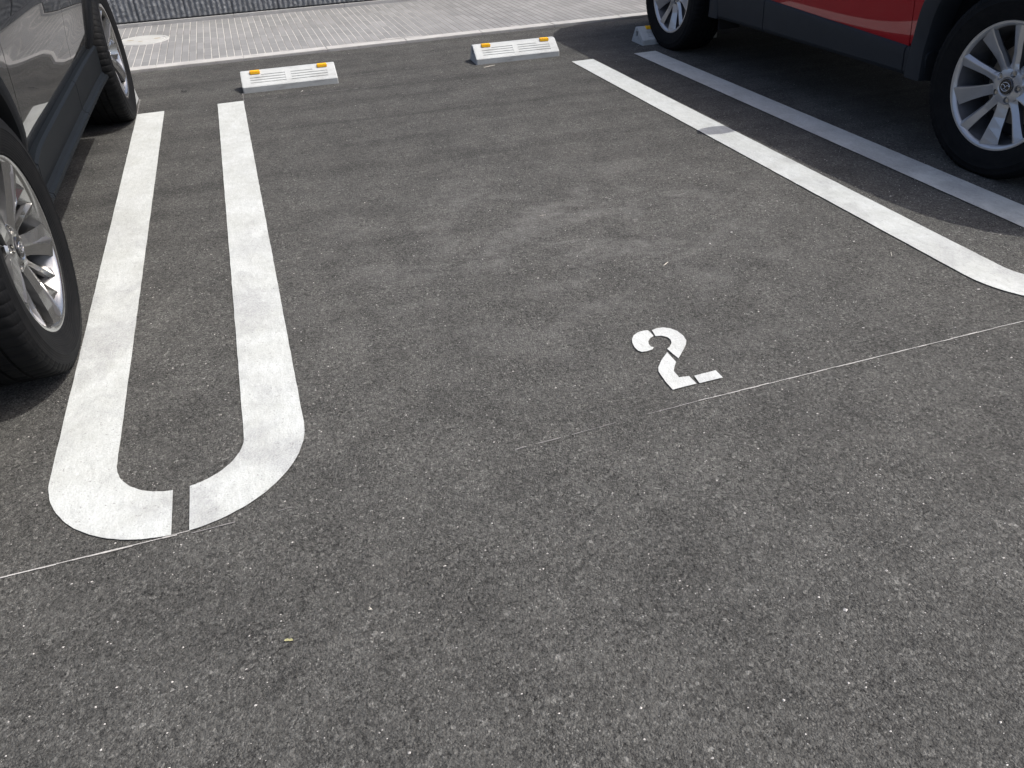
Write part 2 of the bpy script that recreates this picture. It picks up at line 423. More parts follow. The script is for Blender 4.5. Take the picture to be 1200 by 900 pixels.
# ------------------------------------------------------------------ painted markings
PZ = .004
def jit(pts, a=.0007, rnd=random.Random(2)):
    return [(x + rnd.uniform(-a, a), y + rnd.uniform(-a, a)) for x, y in pts]
def half_hairpin(xc, ro, ri, side, yend, yc, gap):
    """one half of a hairpin bay line; side -1 = left leg. Quads along the path, split at the gap in the bend."""
    path = []
    a_end = math.asin(min(1, gap / ro)) if gap > 0 else 0
    out, inn = [], []
    n = int((yend - yc) / .04)
    for i in range(n + 1):
        y = yend + (yc - yend) * i / n
        out.append((xc + side * ro, y)); inn.append((xc + side * ri, y))
    K = 30
    for i in range(1, K + 1):
        t = math.pi / 2 * i / K
        out.append((xc + side * ro * math.cos(t), yc - ro * math.sin(t)))
        inn.append((xc + side * ri * math.cos(t), yc - ri * math.sin(t)))
    # clip the end at the gap (x = gap side)
    gx = xc + side * gap
    def clip(ps):
        r_ = []
        for p in ps:
            if side * (p[0] - gx) >= 0: r_.append(p)
            else:
                q = r_[-1]; t = (gx - q[0]) / (p[0] - q[0]) if p[0] != q[0] else 0
                r_.append((gx, q[1] + (p[1] - q[1]) * t)); break
        return r_
    o2, i2 = clip(out), clip(inn)
    return jit(o2[:-1]) + [o2[-1], i2[-1]] + jit(i2[:-1][::-1])
U1 = -.355
lf = half_hairpin(U1, .300, .150, -1, 4.985, 1.65, .0170)
rt = half_hairpin(U1, .300, .150, +1, 5.000, 1.65, .0205)
tag(fill_poly('bay_line', [lf, rt], PZ, M['paint']), 'white painted hairpin bay line on the asphalt beside the black car, split at its bend', 'bay line', None, 'structure')
U2 = 2.3825
l2 = half_hairpin(U2, .3145, .160, -1, 4.985, 1.65, 0.0)
r2_ = half_hairpin(U2, .3145, .152, +1, 5.000, 1.65, 0.0)
tag(fill_poly('bay_line', [l2, r2_], PZ, M['paint']), 'white painted hairpin bay line on the asphalt beside the red car', 'bay line', None, 'structure')

# number 2, stencilled (outline of the four stencil pieces on the ground, metres)
def P2G(pts):
    r_ = []
    for X_, Y_ in pts:
        px, py = 700 + X_ / 6, 350 + Y_ / 6
        d = cf + cr * ((px - 600) / 890.94) + cu * ((450 - py) / 890.94)
        t = -1.2 / d.z; r_.append((d.x * t, d.y * t))
    return r_
pieces = [
 [(395,270),(372,284),(358,305),(361,328),(378,345),(396,350),(386,365),(345,378),(312,382),(285,372),(262,350),(246,318),(243,292),(255,266),(282,245),(320,233),(355,229),(376,248)],
 [(383,229),(420,214),(462,210),(512,216),(562,235),(602,266),(625,300),(622,328),(600,375),(570,427),(530,395),(490,360),(508,345),(521,320),(514,295),(490,277),(450,268),(408,271)],
 [(490,385),(552,452),(541,488),(536,517),(574,561),(644,552),(697,605),(620,624),(530,648),(478,590),(430,520),(428,490),(450,440)],
 [(680,550),(830,511),(882,562),(718,602)]]
tag(fill_poly('bay_number', [P2G(p) for p in pieces], PZ, M['paint2']), 'white stencilled number 2 painted on the asphalt', 'bay number', None, 'structure')

# thin chalk setting-out lines
def ribbon(pts, w, rnd, broken=0.0, seg=.03):
    vs, fs = [], []
    for (ax, ay), (bx, by) in zip(pts[:-1], pts[1:]):
        L = math.hypot(bx - ax, by - ay); n = max(1, int(L / seg)); dx, dy = (bx - ax) / L, (by - ay) / L
        for i in range(n):
            if rnd.random() < broken: continue
            a, b = L * i / n, L * (i + 1) / n; ww = w * rnd.uniform(.55, 1.15) / 2; o = rnd.uniform(-.0008, .0008)
            k = len(vs)
            for t, s_ in ((a, -1), (b, -1), (b, 1), (a, 1)):
                vs.append((ax + dx * t - dy * (ww * s_ + o), ay + dy * t + dx * (ww * s_ + o), .0025))
            fs.append([k, k + 1, k + 2, k + 3])
    return vs, fs
rr = random.Random(9)
def lines(name, specs, mat):
    V, F = [], []
    for pts, w, br in specs:
        v, f = ribbon(pts, w, rr, br); b = len(V); V += v; F += [[i + b for i in q] for q in f]
    return tag(mk(name, V, F, mat), kind='structure')
lines('chalk_line', [([(-1.6, 1.362), (-.36, 1.348)], .0045, .02), ([(-.374, 1.352), (-.334, 1.352)], .0045, .0), ([(.93, 1.362), (3.4, 1.350)], .0038, .008)], M['chalk'])
lines('faint_chalk_line', [([(.42, 1.350), (.93, 1.362)], .003, .25), ([(-.33, 1.342), (.1, 1.345)], .003, .5),
      ([(-.052, 5.0), (-.052, 5.19)], .004, .05), ([(-.655, 4.99), (-.66, 5.35)], .006, .0),
      ([(.05, 4.985), (.85, 4.965)], .005, .35), ([(.4, 5.30), (1.46, 5.36)], .004, .3), ([(.55, 5.23), (1.3, 5.27)], .003, .5), ([(2.30, 4.90), (2.75, 4.93)], .004, .3),
      ([(-2.3, 1.8), (-2.3, 4)], .004, .2), ([(2.07, 5.19), (2.10, 5.02)], .003, .2)], M['chalk_faint'])
# hairline crack along a paving joint, near the camera
def crack():
    rnd = random.Random(21); V, F = [], []
    def wander(a, b, n, amp, w, gaps):
        off = 0; prev = None
        L = math.hypot(b[0] - a[0], b[1] - a[1]); nx_, ny_ = -(b[1] - a[1]) / L, (b[0] - a[0]) / L
        for i in range(n + 1):
            t = i / n; off = off * .8 + rnd.uniform(-amp, amp)
            p = (a[0] + (b[0] - a[0]) * t + nx_ * off, a[1] + (b[1] - a[1]) * t + ny_ * off)
            ww = w * rnd.uniform(.25, 1.1)
            if prev and not (rnd.random() < gaps):
                k = len(V)
                V.extend([(prev[0] - nx_ * pw, prev[1] - ny_ * pw, .0015), (p[0] - nx_ * ww, p[1] - ny_ * ww, .0015), (p[0] + nx_ * ww, p[1] + ny_ * ww, .0015), (prev[0] + nx_ * pw, prev[1] + ny_ * pw, .0015)])
                F.append([k, k + 1, k + 2, k + 3])
            prev, pw = p, ww
    wander((-.20, .958), (.23, 1.10), 150, .0016, .0011, .35)
    wander((-.26, .935), (-.13, .99), 50, .002, .0015, .3)
    wander((1.0, .62), (1.16, .72), 50, .002, .0010, .5)
    return tag(mk('crack', V, F, M['seam']), kind='structure')
crack()

# ------------------------------------------------------------------ loose grit and litter on the asphalt
def grit():
    rnd = random.Random(17); V, F = [], []
    for i in range(5200):
        if i < 3800:
            y = .3 + rnd.random() ** 1.3 * 2.6; x = rnd.uniform(-.9, 2.6) + (y - 1) * .15
        else:
            y = rnd.uniform(2, 6.1); x = rnd.uniform(-2.4, 4)
        s = rnd.choice((.0008, .0010, .0013, .0013, .0018, .0026)) * rnd.uniform(.8, 1.2)
        if rnd.random() < .012: s *= 1.9
        a = rnd.uniform(0, 3.14); h = s * rnd.uniform(.5, .9); k = len(V)
        pts = [(math.cos(a + t) * s * rnd.uniform(.6, 1.3), math.sin(a + t) * s * rnd.uniform(.5, 1)) for t in (0, 1.6, 3.1, 4.6)]
        for px, py in pts: V.append((x + px, y + py, .0004))
        V.append((x + rnd.uniform(-.3, .3) * s, y + rnd.uniform(-.3, .3) * s, .0004 + h))
        F += [[k, k + 1, k + 4], [k + 1, k + 2, k + 4], [k + 2, k + 3, k + 4], [k + 3, k, k + 4]]
    return tag(mk('grit', V, F, M['chip']), 'pale grit scattered over the asphalt', 'grit', None, 'stuff')
grit()
def stick(x, y, L, w, a, z0=.003, bend=.1):
    vs, fs = [], []; n = 7; k = 6
    for i in range(n):
        t = i / (n - 1) - .5; r_ = w * (1 - abs(t) * .8)
        for j in range(k):
            q = j * 2 * math.pi / k
            vs.append((t * L, math.sin(t * 3) * L * bend + math.cos(q) * r_, w + math.sin(q) * r_ * .8))
    for i in range(n - 1):
        for j in range(k): fs.append([i * k + j, (i + 1) * k + j, (i + 1) * k + (j + 1) % k, i * k + (j + 1) % k])
    fs += [list(range(k)), list(range((n - 1) * k, n * k))]
    return vs, fs
for (x, y, L, w, a, lab) in ((1.224, 2.093, .030, .0020, .35, 'pale straw lying between the number 2 and the far bay line'),
                             (1.965, 1.86, .034, .0012, .7, 'thin pale straw beside the bend of the right bay line'),
                             (.985, 2.66, .026, .0010, -.25, 'thin pale straw in the dusty patch, mid bay'),
                             (1.535, 5.125, .085, .0025, .05, 'flat tan twig in front of the middle wheel stop'),
                             (.985, .365, .014, .0013, .9, 'tiny cream straw at the bottom edge near the camera')):
    vs, fs = stick(x, y, L, w, a)
    o = mk('straw', vs, fs, M['straw']); o.location = (x, y, .001); o.rotation_euler.z = a; tag(o, lab, 'straw')
def leaf(x, y, s, lab, mat, rnd):
    vs, fs = [(0, 0, .004)], []; n = 12
    for i in range(n):
        a = i * 2 * math.pi / n; r_ = s * rnd.uniform(.35, 1.0)
        vs.append((math.cos(a) * r_, math.sin(a) * r_ * .6, .001 + rnd.uniform(0, .006)))
    for i in range(n): fs.append([0, 1 + i, 1 + (i + 1) % n])
    o = mk('leaf', vs, fs, mat); o.location = (x, y, .001); tag(o, lab, 'leaf'); o.rotation_euler.z = rnd.uniform(0, 3)
lr = random.Random(12)
leaf(-.155, .983, .011, 'torn yellow-green leaf near the fine crack in the asphalt', M['leaf'], lr)
leaf(.003, 1.0, .006, 'tiny cream leaf scrap right of the yellow leaf', M['straw'], lr)
leaf(.30, 5.06, .020, 'crumpled white scrap in front of the left wheel stop', M['chip'], lr)
leaf(-.40, 5.42, .026, 'small dark leaf on the asphalt left of the first wheel stop', M['dark_chip'], lr)
leaf(-.86, 7.62, .03, 'small dark leaf on the sidewalk beyond the manhole cover', M['dark_chip'], lr)

# ------------------------------------------------------------------ wheel stops
def wheel_stop(x0, y0, rot, lab):
    root = empty('wheel_stop', (x0, y0, 0)); root.rotation_euler.z = rot
    tag(root, lab, 'wheel stop', 'concrete wheel stops at the head of the bays')
    L = .588
    # section (depth, height): riser, long slope, narrow flat top, steep back
    sec = [(0, 0), (0, .034), (.004, .038), (.088, .103), (.094, .105), (.150, .105), (.156, .102), (.196, 0)]
    sec = [(.0, .0), (-.001, .033), (.003, .038), (.098, .101), (.104, .103), (.133, .103), (.139, .100), (.186, 0)]
    ns = [0.0, .004, L - .004, L]
    vs, fs = [], []
    stations = [(0, 1), (.006, 0), (L - .006, 0), (L, 1)]
    for xs, ins in stations:
        for (d, h) in sec:
            inn = .003 * (h / .105)          # ends lean in towards the top
            xx = xs + (inn if xs < L / 2 else -inn)
            vs.append((xx, d + (.003 if ins and d < .05 else 0), h * (.985 if ins else 1)))
    k = len(sec)
    for i in range(len(stations) - 1):
        for j in range(k - 1): fs.append([i * k + j, (i + 1) * k + j, (i + 1) * k + j + 1, i * k + j + 1])
    fs.append(list(range(k))[::-1]); fs.append([(len(stations) - 1) * k + j for j in range(k)])
    body = mk('body', vs, fs, M['stop'], root)
    # horizontal grooves in the slope (cut), pocket in each end
    import mathutils
    cut = bmesh.new()
    sl = Vector((0, .095, .063)).normalized(); nn = Vector((0, -.063, .095)).normalized()
    for gi, t in enumerate((.022, .042, .062, .082)):
        for (a, b) in ((.055, .272), (.308, .532)):
            if gi == 3: a, b = (.125, .272) if a < .1 else (.308, .44)
            c = Vector((0, .003, .038)) + sl * t
            r = bmesh.ops.create_cube(cut, size=1)
            for v in r['verts']:
                q = v.co.copy(); v.co = Vector(((a + b) / 2 + q.x * (b - a), 0, 0)) + c + sl * (q.y * .0105) + nn * (q.z * .006)
    for s_ in (0, 1):
        xa, xb = (-.01, .035) if s_ == 0 else (L - .035, L + .01)
        box_bm(cut, xa, xb, .088, .128, .042, .078)
    cme = bpy.data.meshes.new('c'); cut.to_mesh(cme); cut.free()
    co = bpy.data.objects.new('c', cme); col.objects.link(co); cme.materials.append(M['stop'])
    co.parent = root
    md = body.modifiers.new('b', 'BOOLEAN'); md.operation = 'DIFFERENCE'; md.object = co; md.solver = 'EXACT'
    bpy.context.view_layer.update()
    dg = bpy.context.evaluated_depsgraph_get(); me = bpy.data.meshes.new_from_object(body.evaluated_get(dg))
    body.modifiers.clear(); body.data = me; bpy.data.objects.remove(co)
    for a in (.060, .475):
        bm = bmesh.new(); box_bm(bm, a, a + .062, .076, .112, .088, .1085, .0035)
        bm_obj('reflector', bm, M['reflector'], root)
    return root
wheel_stop(-.046, 5.185, -.030, 'pale grey wheel stop with two amber reflectors, the fully visible one nearer the black car')
wheel_stop(1.474, 5.211, -.040, 'pale grey wheel stop with two amber reflectors, in the open beside the red car shadow')
wheel_stop(2.700, 5.200, -.030, 'pale grey wheel stop half hidden behind the rear tyre of the red car')
wheel_stop(-1.262, 5.205, -.02, 'pale grey wheel stop almost hidden behind the rear tyre of the black car')

# ------------------------------------------------------------------ wheels (axis +X points outwards)
def lathe(name, prof, n, mats, parent, mi=None, mod=None, close=False, sharp=35):
    vs, fs, ms = [], [], []
    for k, (x, r) in enumerate(prof):
        for i in range(n):
            a = i * 2 * math.pi / n; xx, rr_ = (x, r) if mod is None else mod(k, i, x, r)
            vs.append((xx, math.cos(a) * rr_, math.sin(a) * rr_))
    K = len(prof)
    for k in range(K if close else K - 1):
        k2 = (k + 1) % K
        for i in range(n):
            fs.append([k * n + i, k * n + (i + 1) % n, k2 * n + (i + 1) % n, k2 * n + i])
            if mi: ms.append(mi[k])
    return mk(name, vs, fs, mats, parent, True, ms or None, sharp)
def tyre(parent, R0, rb, width, zc):
    """tyre outer radius R0, bead radius rb; sidewall bulges 2 cm beyond the rim face; flattened where it meets the ground"""
    prof = [(-.012, rb - .006), (.000, rb), (.008, rb + .006), (.0095, rb + .012), (.016, rb + .03), (.0205, rb + .055), (.0215, rb + .068), (.0225, rb + .070), (.0215, rb + .074),
            (.017, R0 - .028), (.0175, R0 - .026), (.008, R0 - .010), (.002, R0 - .0055), (-.008, R0 - .0030)]
    n_sh = len(prof)
    xs = -.014
    ribs = [.034, .030, .030, .034]
    g = .009
    x = -.014
    prof.append((x, R0 - .002))
    for w_ in ribs:
        x -= w_; prof.append((x, R0)); prof.append((x - .001, R0 - .008)); x -= g; prof.append((x + .001, R0 - .008)); prof.append((x, R0))
    prof += [(-width + .002, R0 - .003), (-width - .008, R0 - .012), (-width - .014, R0 - .05), (-width - .01, rb + .02), (-width, rb)]
    N = 360
    def mod(k, i, x_, r_):
        if k in (10, 11, 12, 13, 14) and i % 5 == 0: r_ -= .0024; x_ -= .0006     # shoulder sipes
        if k in (15, 18, 19) and i % 5 == 0: r_ -= .002
        return x_, r_
    o = lathe('tyre', prof, N, M['tyre'], parent, None, mod, False, 28)
    for v in o.data.vertices:
        if v.co.z < -zc + .001:
            d = -zc + .001 - v.co.z; v.co.z = -zc + .001; v.co.x += d * .4 * (1 if v.co.x > -.1 else -1)
    return o
def spoke_mesh(V, F, Ms, ang, st, ridge_shift, depth_m, mface=0, mside=1):
    """st: list of (radius, centre_offset, half_width, axial, thickness)"""
    ca, sa = math.cos(ang), math.sin(ang)
    b = len(V)
    for (r_, off, hw, ax, th) in st:
        rs_ = off + hw * ridge_shift
        pts = [(ax - th, off - hw * .8), (ax - .004 - depth_m * .3, off - hw), (ax, rs_ - hw * .10), (ax, rs_ + hw * .10), (ax - .004 - depth_m * .3, off + hw), (ax - th, off + hw * .8)]
        for (x_, t_) in pts: V.append((x_, r_ * ca - t_ * sa, r_ * sa + t_ * ca))
    k = 6
    for i in range(len(st) - 1):
        for j in range(k):
            j2 = (j + 1) % k
            F.append([b + i * k + j, b + i * k + j2, b + (i + 1) * k + j2, b + (i + 1) * k + j])
            Ms.append(mface if j in (1, 2, 3) else mside)
    F.append([b + j for j in range(k)]); Ms.append(mside)
    F.append([b + (len(st) - 1) * k + j for j in range(k)][::-1]); Ms.append(mside)
def boolean(body, cutter, keep_mats=True):
    md = body.modifiers.new('b', 'BOOLEAN'); md.operation = 'DIFFERENCE'; md.object = cutter; md.solver = 'EXACT'
    bpy.context.view_layer.update()
    dg = bpy.context.evaluated_depsgraph_get(); me = bpy.data.meshes.new_from_object(body.evaluated_get(dg))
    body.modifiers.clear(); body.data = me; bpy.data.objects.remove(cutter)
def disc(bm, x, r, n, x2=None, cy=0, cz=0):
    """solid cylinder along X from x to x2"""
    a = [bm.verts.new((x, cy + math.cos(i * 2 * math.pi / n) * r, cz + math.sin(i * 2 * math.pi / n) * r)) for i in range(n)]
    c = [bm.verts.new((x2, v.co.y, v.co.z)) for v in a]
    for i in range(n): bm.faces.new([a[i], a[(i + 1) % n], c[(i + 1) % n], c[i]])
    bm.faces.new(a[::-1]); bm.faces.new(c)
def wheel(style, parent, loc, flip, spin=0.0, R0=.361, zc=.345):
    lipr = .243
    # barrel + lip
    prof = [(-.010, lipr - .004), (.003, lipr), (.005, lipr - .002), (.005, lipr - .008), (.0, lipr - .016), (-.010, lipr - .021), (-.04, lipr - .024), (-.06, lipr - .034), (-.15, lipr - .036), (-.19, lipr - .02), (-.2, lipr - .004)]
    mi = [0] * 5 + [1] * 5
    face = M['silver'] if style == 'ten' else M['polished']
    barrel = M['silver_dark'] if style == 'ten' else M['polished']
    w = lathe('wheel', prof, 96, [face, barrel], parent, mi)
    w.location = loc
    if flip: w.rotation_euler.z = math.pi
    V, F, Ms = [], [], []
    if style == 'ten':
        for k in range(10):
            a = spin + k * math.pi / 5
            hub_off = .004 if k % 2 else -.004
            if k % 2 == 0:
                st = [(.040, 0, .016, -.030, .03), (.066, .0, .023, -.027, .034), (.085, .0, .0205, -.027, .034), (.120, .001, .0225, -.023, .034), (.160, .003, .027, -.013, .030), (.200, .005, .034, -.004, .026), (.227, .0065, .0395, .001, .022)]
                spoke_mesh(V, F, Ms, a, st, -.8, .045)
            else:
                st = [(.040, 0, .016, -.030, .03), (.066, .0, .023, -.027, .034), (.085, 0, .0175, -.027, .034), (.120, 0, .0170, -.023, .032), (.160, 0, .0190, -.013, .028), (.200, 0, .0225, -.004, .026), (.227, 0, .0260, .001, .022)]
                spoke_mesh(V, F, Ms, a, st, -.35, .022)
        mats = [M['silver'], M['silver_dark']]
    else:
        for k in range(5):
            a = spin + k * 2 * math.pi / 5
            st = [(.04, 0, .030, -.026, .04), (.085, 0, .029, -.018, .04), (.13, 0, .035, -.009, .036), (.18, 0, .043, -.001, .03), (.227, 0, .052, .004, .026)]
            spoke_mesh(V, F, Ms, a, st, 0, .012, 0, 1)
            st = [(.100, 0, .004, -.014, .01), (.14, 0, .012, -.0045, .02), (.20, 0, .020, .0045, .02), (.224, 0, .010, .006, .02)]
            spoke_mesh(V, F, Ms, a, st, 0, .012, 2, 2)
            for s_ in (-1, 1):
                st = [(.05, s_ * .018, .013, -.036, .03), (.10, s_ * .044, .011, -.034, .03), (.15, s_ * .070, .012, -.024, .03), (.19, s_ * .094, .016, -.010, .028), (.212, s_ * .108, .024, -.002, .02)]
                spoke_mesh(V, F, Ms, a, st, s_ * .6, .03, 0, 2)
        mats = [M['polished'], M['pocket'], M['silver_dark']]
    mk('spokes', V, F, mats, w, False, Ms)
    # hub with five lug holes
    bm = bmesh.new()
    pr = [(.001, -.06), (.068, -.06), (.070, -.036), (.066, -.029), (.050, -.023), (.036, -.022), (.031, -.026), (.001, -.026)]
    n = 60; rows = []
    for r_, x_ in pr: rows.append([bm.verts.new((x_, math.cos(i * 2 * math.pi / n) * r_, math.sin(i * 2 * math.pi / n) * r_)) for i in range(n)])
    for k in range(len(rows) - 1):
        for i in range(n): bm.faces.new([rows[k][i], rows[k + 1][i], rows[k + 1][(i + 1) % n], rows[k][(i + 1) % n]])
    bm.faces.new(rows[0]); bm.faces.new(rows[-1][::-1])
    bmesh.ops.recalc_face_normals(bm, faces=bm.faces[:])
    hub = bm_obj('hub', bm, M['silver'] if style == 'ten' else M['polished'], w, True, 30)
    cb = bmesh.new(); la = spin + math.pi / 10 if style == 'ten' else spin + math.pi / 5
    for k in range(5):
        a = la + k * 2 * math.pi / 5; disc(cb, -.050, .0135, 20, .0, math.cos(a) * .052, math.sin(a) * .052)
    me = bpy.data.meshes.new('cut'); bmesh.ops.recalc_face_normals(cb, faces=cb.faces[:]); cb.to_mesh(me); cb.free()
    co = bpy.data.objects.new('cut', me); col.objects.link(co); me.materials.append(M['silver_dark'])
    co.parent = w
    boolean(hub, co)
    for k in range(5):
        a = la + k * 2 * math.pi / 5; b2 = bmesh.new(); disc(b2, -.05, .0092, 6, -.031, math.cos(a) * .052, math.sin(a) * .052)
        disc(b2, -.0315, .006, 12, -.0285, math.cos(a) * .052, math.sin(a) * .052)
        bm_obj('lug_nut', b2, M['nut'], w)
    lathe('centre_cap', [(-.03, .0295), (-.022, .0295), (-.0195, .0275), (-.019, .001)], 40, M['cap'], w)
    # emblem
    def curve_tube(pts, rad, closed):
        V_, F_ = [], []; n_ = len(pts); k_ = 6
        for i in range(n_):
            p = Vector(pts[i]); q = Vector(pts[(i + 1) % n_]) if (closed or i < n_ - 1) else p * 2 - Vector(pts[i - 1]); o_ = Vector(pts[i - 1]) if (closed or i > 0) else p * 2 - q
            t = (q - o_).normalized(); s1 = Vector((1, 0, 0)); s2 = t.cross(s1)
            for j in range(k_):
                an = j * 2 * math.pi / k_; V_.append(p + s1 * (math.cos(an) * rad * .6) + s2 * (math.sin(an) * rad))
        for i in range(n_ if closed else n_ - 1):
            for j in range(k_): F_.append([i * k_ + j, i * k_ + (j + 1) % k_, ((i + 1) % n_) * k_ + (j + 1) % k_, ((i + 1) % n_) * k_ + j])
        return V_, F_
    def ell(cy, cz, ay, az, n_=28): return [(-.0178, cy + ay * math.cos(i * 2 * math.pi / n_), cz + az * math.sin(i * 2 * math.pi / n_)) for i in range(n_)]
    V, F = [], []
    def add(vf):
        b = len(V); V.extend(vf[0]); F.extend([[i + b for i in f] for f in vf[1]])
    if style == 'ten':
        add(curve_tube(ell(0, 0, .0195, .0165), .0014, True))
        X_ = -.0178
        add(curve_tube([(X_, -.018, .003), (X_, -.012, .0065), (X_, -.005, .0045), (X_, 0, -.003), (X_, .005, .0045), (X_, .012, .0065), (X_, .018, .003)], .0016, False))
        add(curve_tube([(X_, -.012, -.0115), (X_, -.006, -.0105), (X_, 0, -.005), (X_, .006, -.0105), (X_, .012, -.0115)], .0008, False))
    else:
        add(curve_tube(ell(0, 0, .020, .014), .0014, True)); add(curve_tube(ell(0, 0, .0075, .013), .0012, True)); add(curve_tube(ell(0, .006, .014, .0065), .0012, True))
    mk('emblem', V, F, M['chrome'], w, True)
    tyre(w, R0, lipr - .004, .205, zc)
    lathe('brake_disc', [(-.115, .001), (-.115, .07), (-.105, .075), (-.105, .155), (-.118, .155), (-.118, .001)], 48, M['steel'], w)
    bm = bmesh.new(); disc(bm, -.14, .205, 40, -.13); bm_obj('backing_plate', bm, M['well'], w)
    b = bmesh.new(); box_bm(b, -.125, -.085, .075, .145, -.07, .07, .01); bm_obj('brake_caliper', b, M['steel'], w)
    return w

# ------------------------------------------------------------------ cars
class Car:
    def __init__(s, **k): s.__dict__.update(k)
    # half width at u (metres behind the front axle), height z
    def w(s, u, z):
        W = s.W
        if u < -.15: W -= .30 * (max(0, (-.15 - u)) / .78) ** 2.6
        if u > s.wb + .2: W -= .22 * (max(0, (u - s.wb - .2)) / .75) ** 2.6
        t = max(0, (s.zs - z) / (s.zs - .42)); tuck = s.tuck * t ** 1.5
        tuck += s.tuck2 * min(1.6, max(0, (.57 - z) / .15) ** 2)
        if z < .30: tuck += (.30 - z) * .35
        up = max(0, z - s.zs) * .12
        hn = 0
        for uc in (0, s.wb):
            hn += (s.haunch if uc == 0 else s.haunch_r) * math.exp(-((u - uc) / .42) ** 2) * math.exp(-((z - .66) / .22) ** 2)
        crease = s.crease * math.exp(-((z - (s.zcr + .05 * (u - 1))) / .035) ** 2) * math.exp(-((u - 1.5) / 1.2) ** 4)
        waist = -s.waist * math.exp(-((z - s.zw - .03 * (u - 1.2)) / .09) ** 2) * math.exp(-((u - 1.45) / .75) ** 4)
        return W - tuck - up + hn + crease + waist
    def top(s, u):
        # beltline / hood height
        if u < .45: return s.belt0 - .20 * max(0, (.45 - u) / 1.35) ** 1.8 - (.18 * max(0, (-.65 - u) / .25))
        return s.belt0 + .045 * min(u - .45, 2.9) / 2.9 * 1.6 - max(0, u - (s.wb + .62)) * .35

def panel(car, side, name, outline, mats, parent, off=0.0, step=.035, rim=.012):
    """sheet-metal panel: outline in (u, z), laid on the car's side surface"""
    pts = [Vector(p) for p in outline]
    # densify outline
    dense = []
    for a, b in zip(pts, pts[1:] + pts[:1]):
        n = max(1, int((b - a).length / step)); dense += [a + (b - a) * i / n for i in range(n)]
    nO = len(dense); us = [p.x for p in dense]; zs = [p.y for p in dense]
    inner = []
    def inside(x, y):
        c = False; j = nO - 1
        for i in range(nO):
            if (dense[i].y > y) != (dense[j].y > y) and x < (dense[j].x - dense[i].x) * (y - dense[i].y) / (dense[j].y - dense[i].y) + dense[i].x: c = not c
            j = i
        return c
    iu = int((max(us) - min(us)) / step) + 1; iz = int((max(zs) - min(zs)) / step) + 1
    for i in range(iu + 1):
        for j in range(iz + 1):
            p = Vector((min(us) + i * step + 1e-4, min(zs) + j * step + 1e-4))
            if inside(p.x, p.y) and min((p - q).length for q in dense) > step * .45: inner.append(p)
    vo, eo, fo, *_ = delaunay_2d_cdt(dense + inner, [(i, (i + 1) % nO) for i in range(nO)], [list(range(nO))], 1, 1e-6)
    def S(u, z, o=0.0): return Vector((side * (car.w(u, z) + off + o), u, z))
    def N(u, z):
        e = 2e-3; du = (S(u + e, z) - S(u - e, z)); dz = (S(u, z + e) - S(u, z - e)); n = du.cross(dz).normalized()
        if n.x * side < 0: n = -n
        return n
    V = [S(p.x, p.y) for p in vo]; NN = [N(p.x, p.y) for p in vo]; F = []
    for f in fo:
        f = list(f); a, b, c = (V[i] for i in f[:3])
        if (b - a).cross(c - a).x * side < 0: f = f[::-1]
        F.append(f)
    # boundary rim turned inwards
    cnt = {}
    for f in F:
        for a, b in zip(f, f[1:] + f[:1]): cnt[(a, b)] = 1
    be = [(a, b) for (a, b) in cnt if (b, a) not in cnt]
    mp = {}
    nface = len(F)
    for a, b in be:
        for q in (a, b):
            if q not in mp: mp[q] = len(V); V.append(V[q] - NN[q] * rim); NN.append(None)
        F.append([b, a, mp[a], mp[b]])
    me = bpy.data.meshes.new(name); me.from_pydata([tuple(v) for v in V], [], F); me.update()
    o = link_mesh(name, me, mats, parent, True)
    fn = []
    for p in me.polygons:
        for vi in p.vertices:
            fn.append(tuple(NN[vi]) if (p.index < nface) else tuple(p.normal))
    me.normals_split_custom_set(fn)
    return o

def arc(cx, cz, r, a0, a1, n=24):
    return [(cx + r * math.cos(math.radians(a0 + (a1 - a0) * i / n)), cz + r * math.sin(math.radians(a0 + (a1 - a0) * i / n))) for i in range(n + 1)]

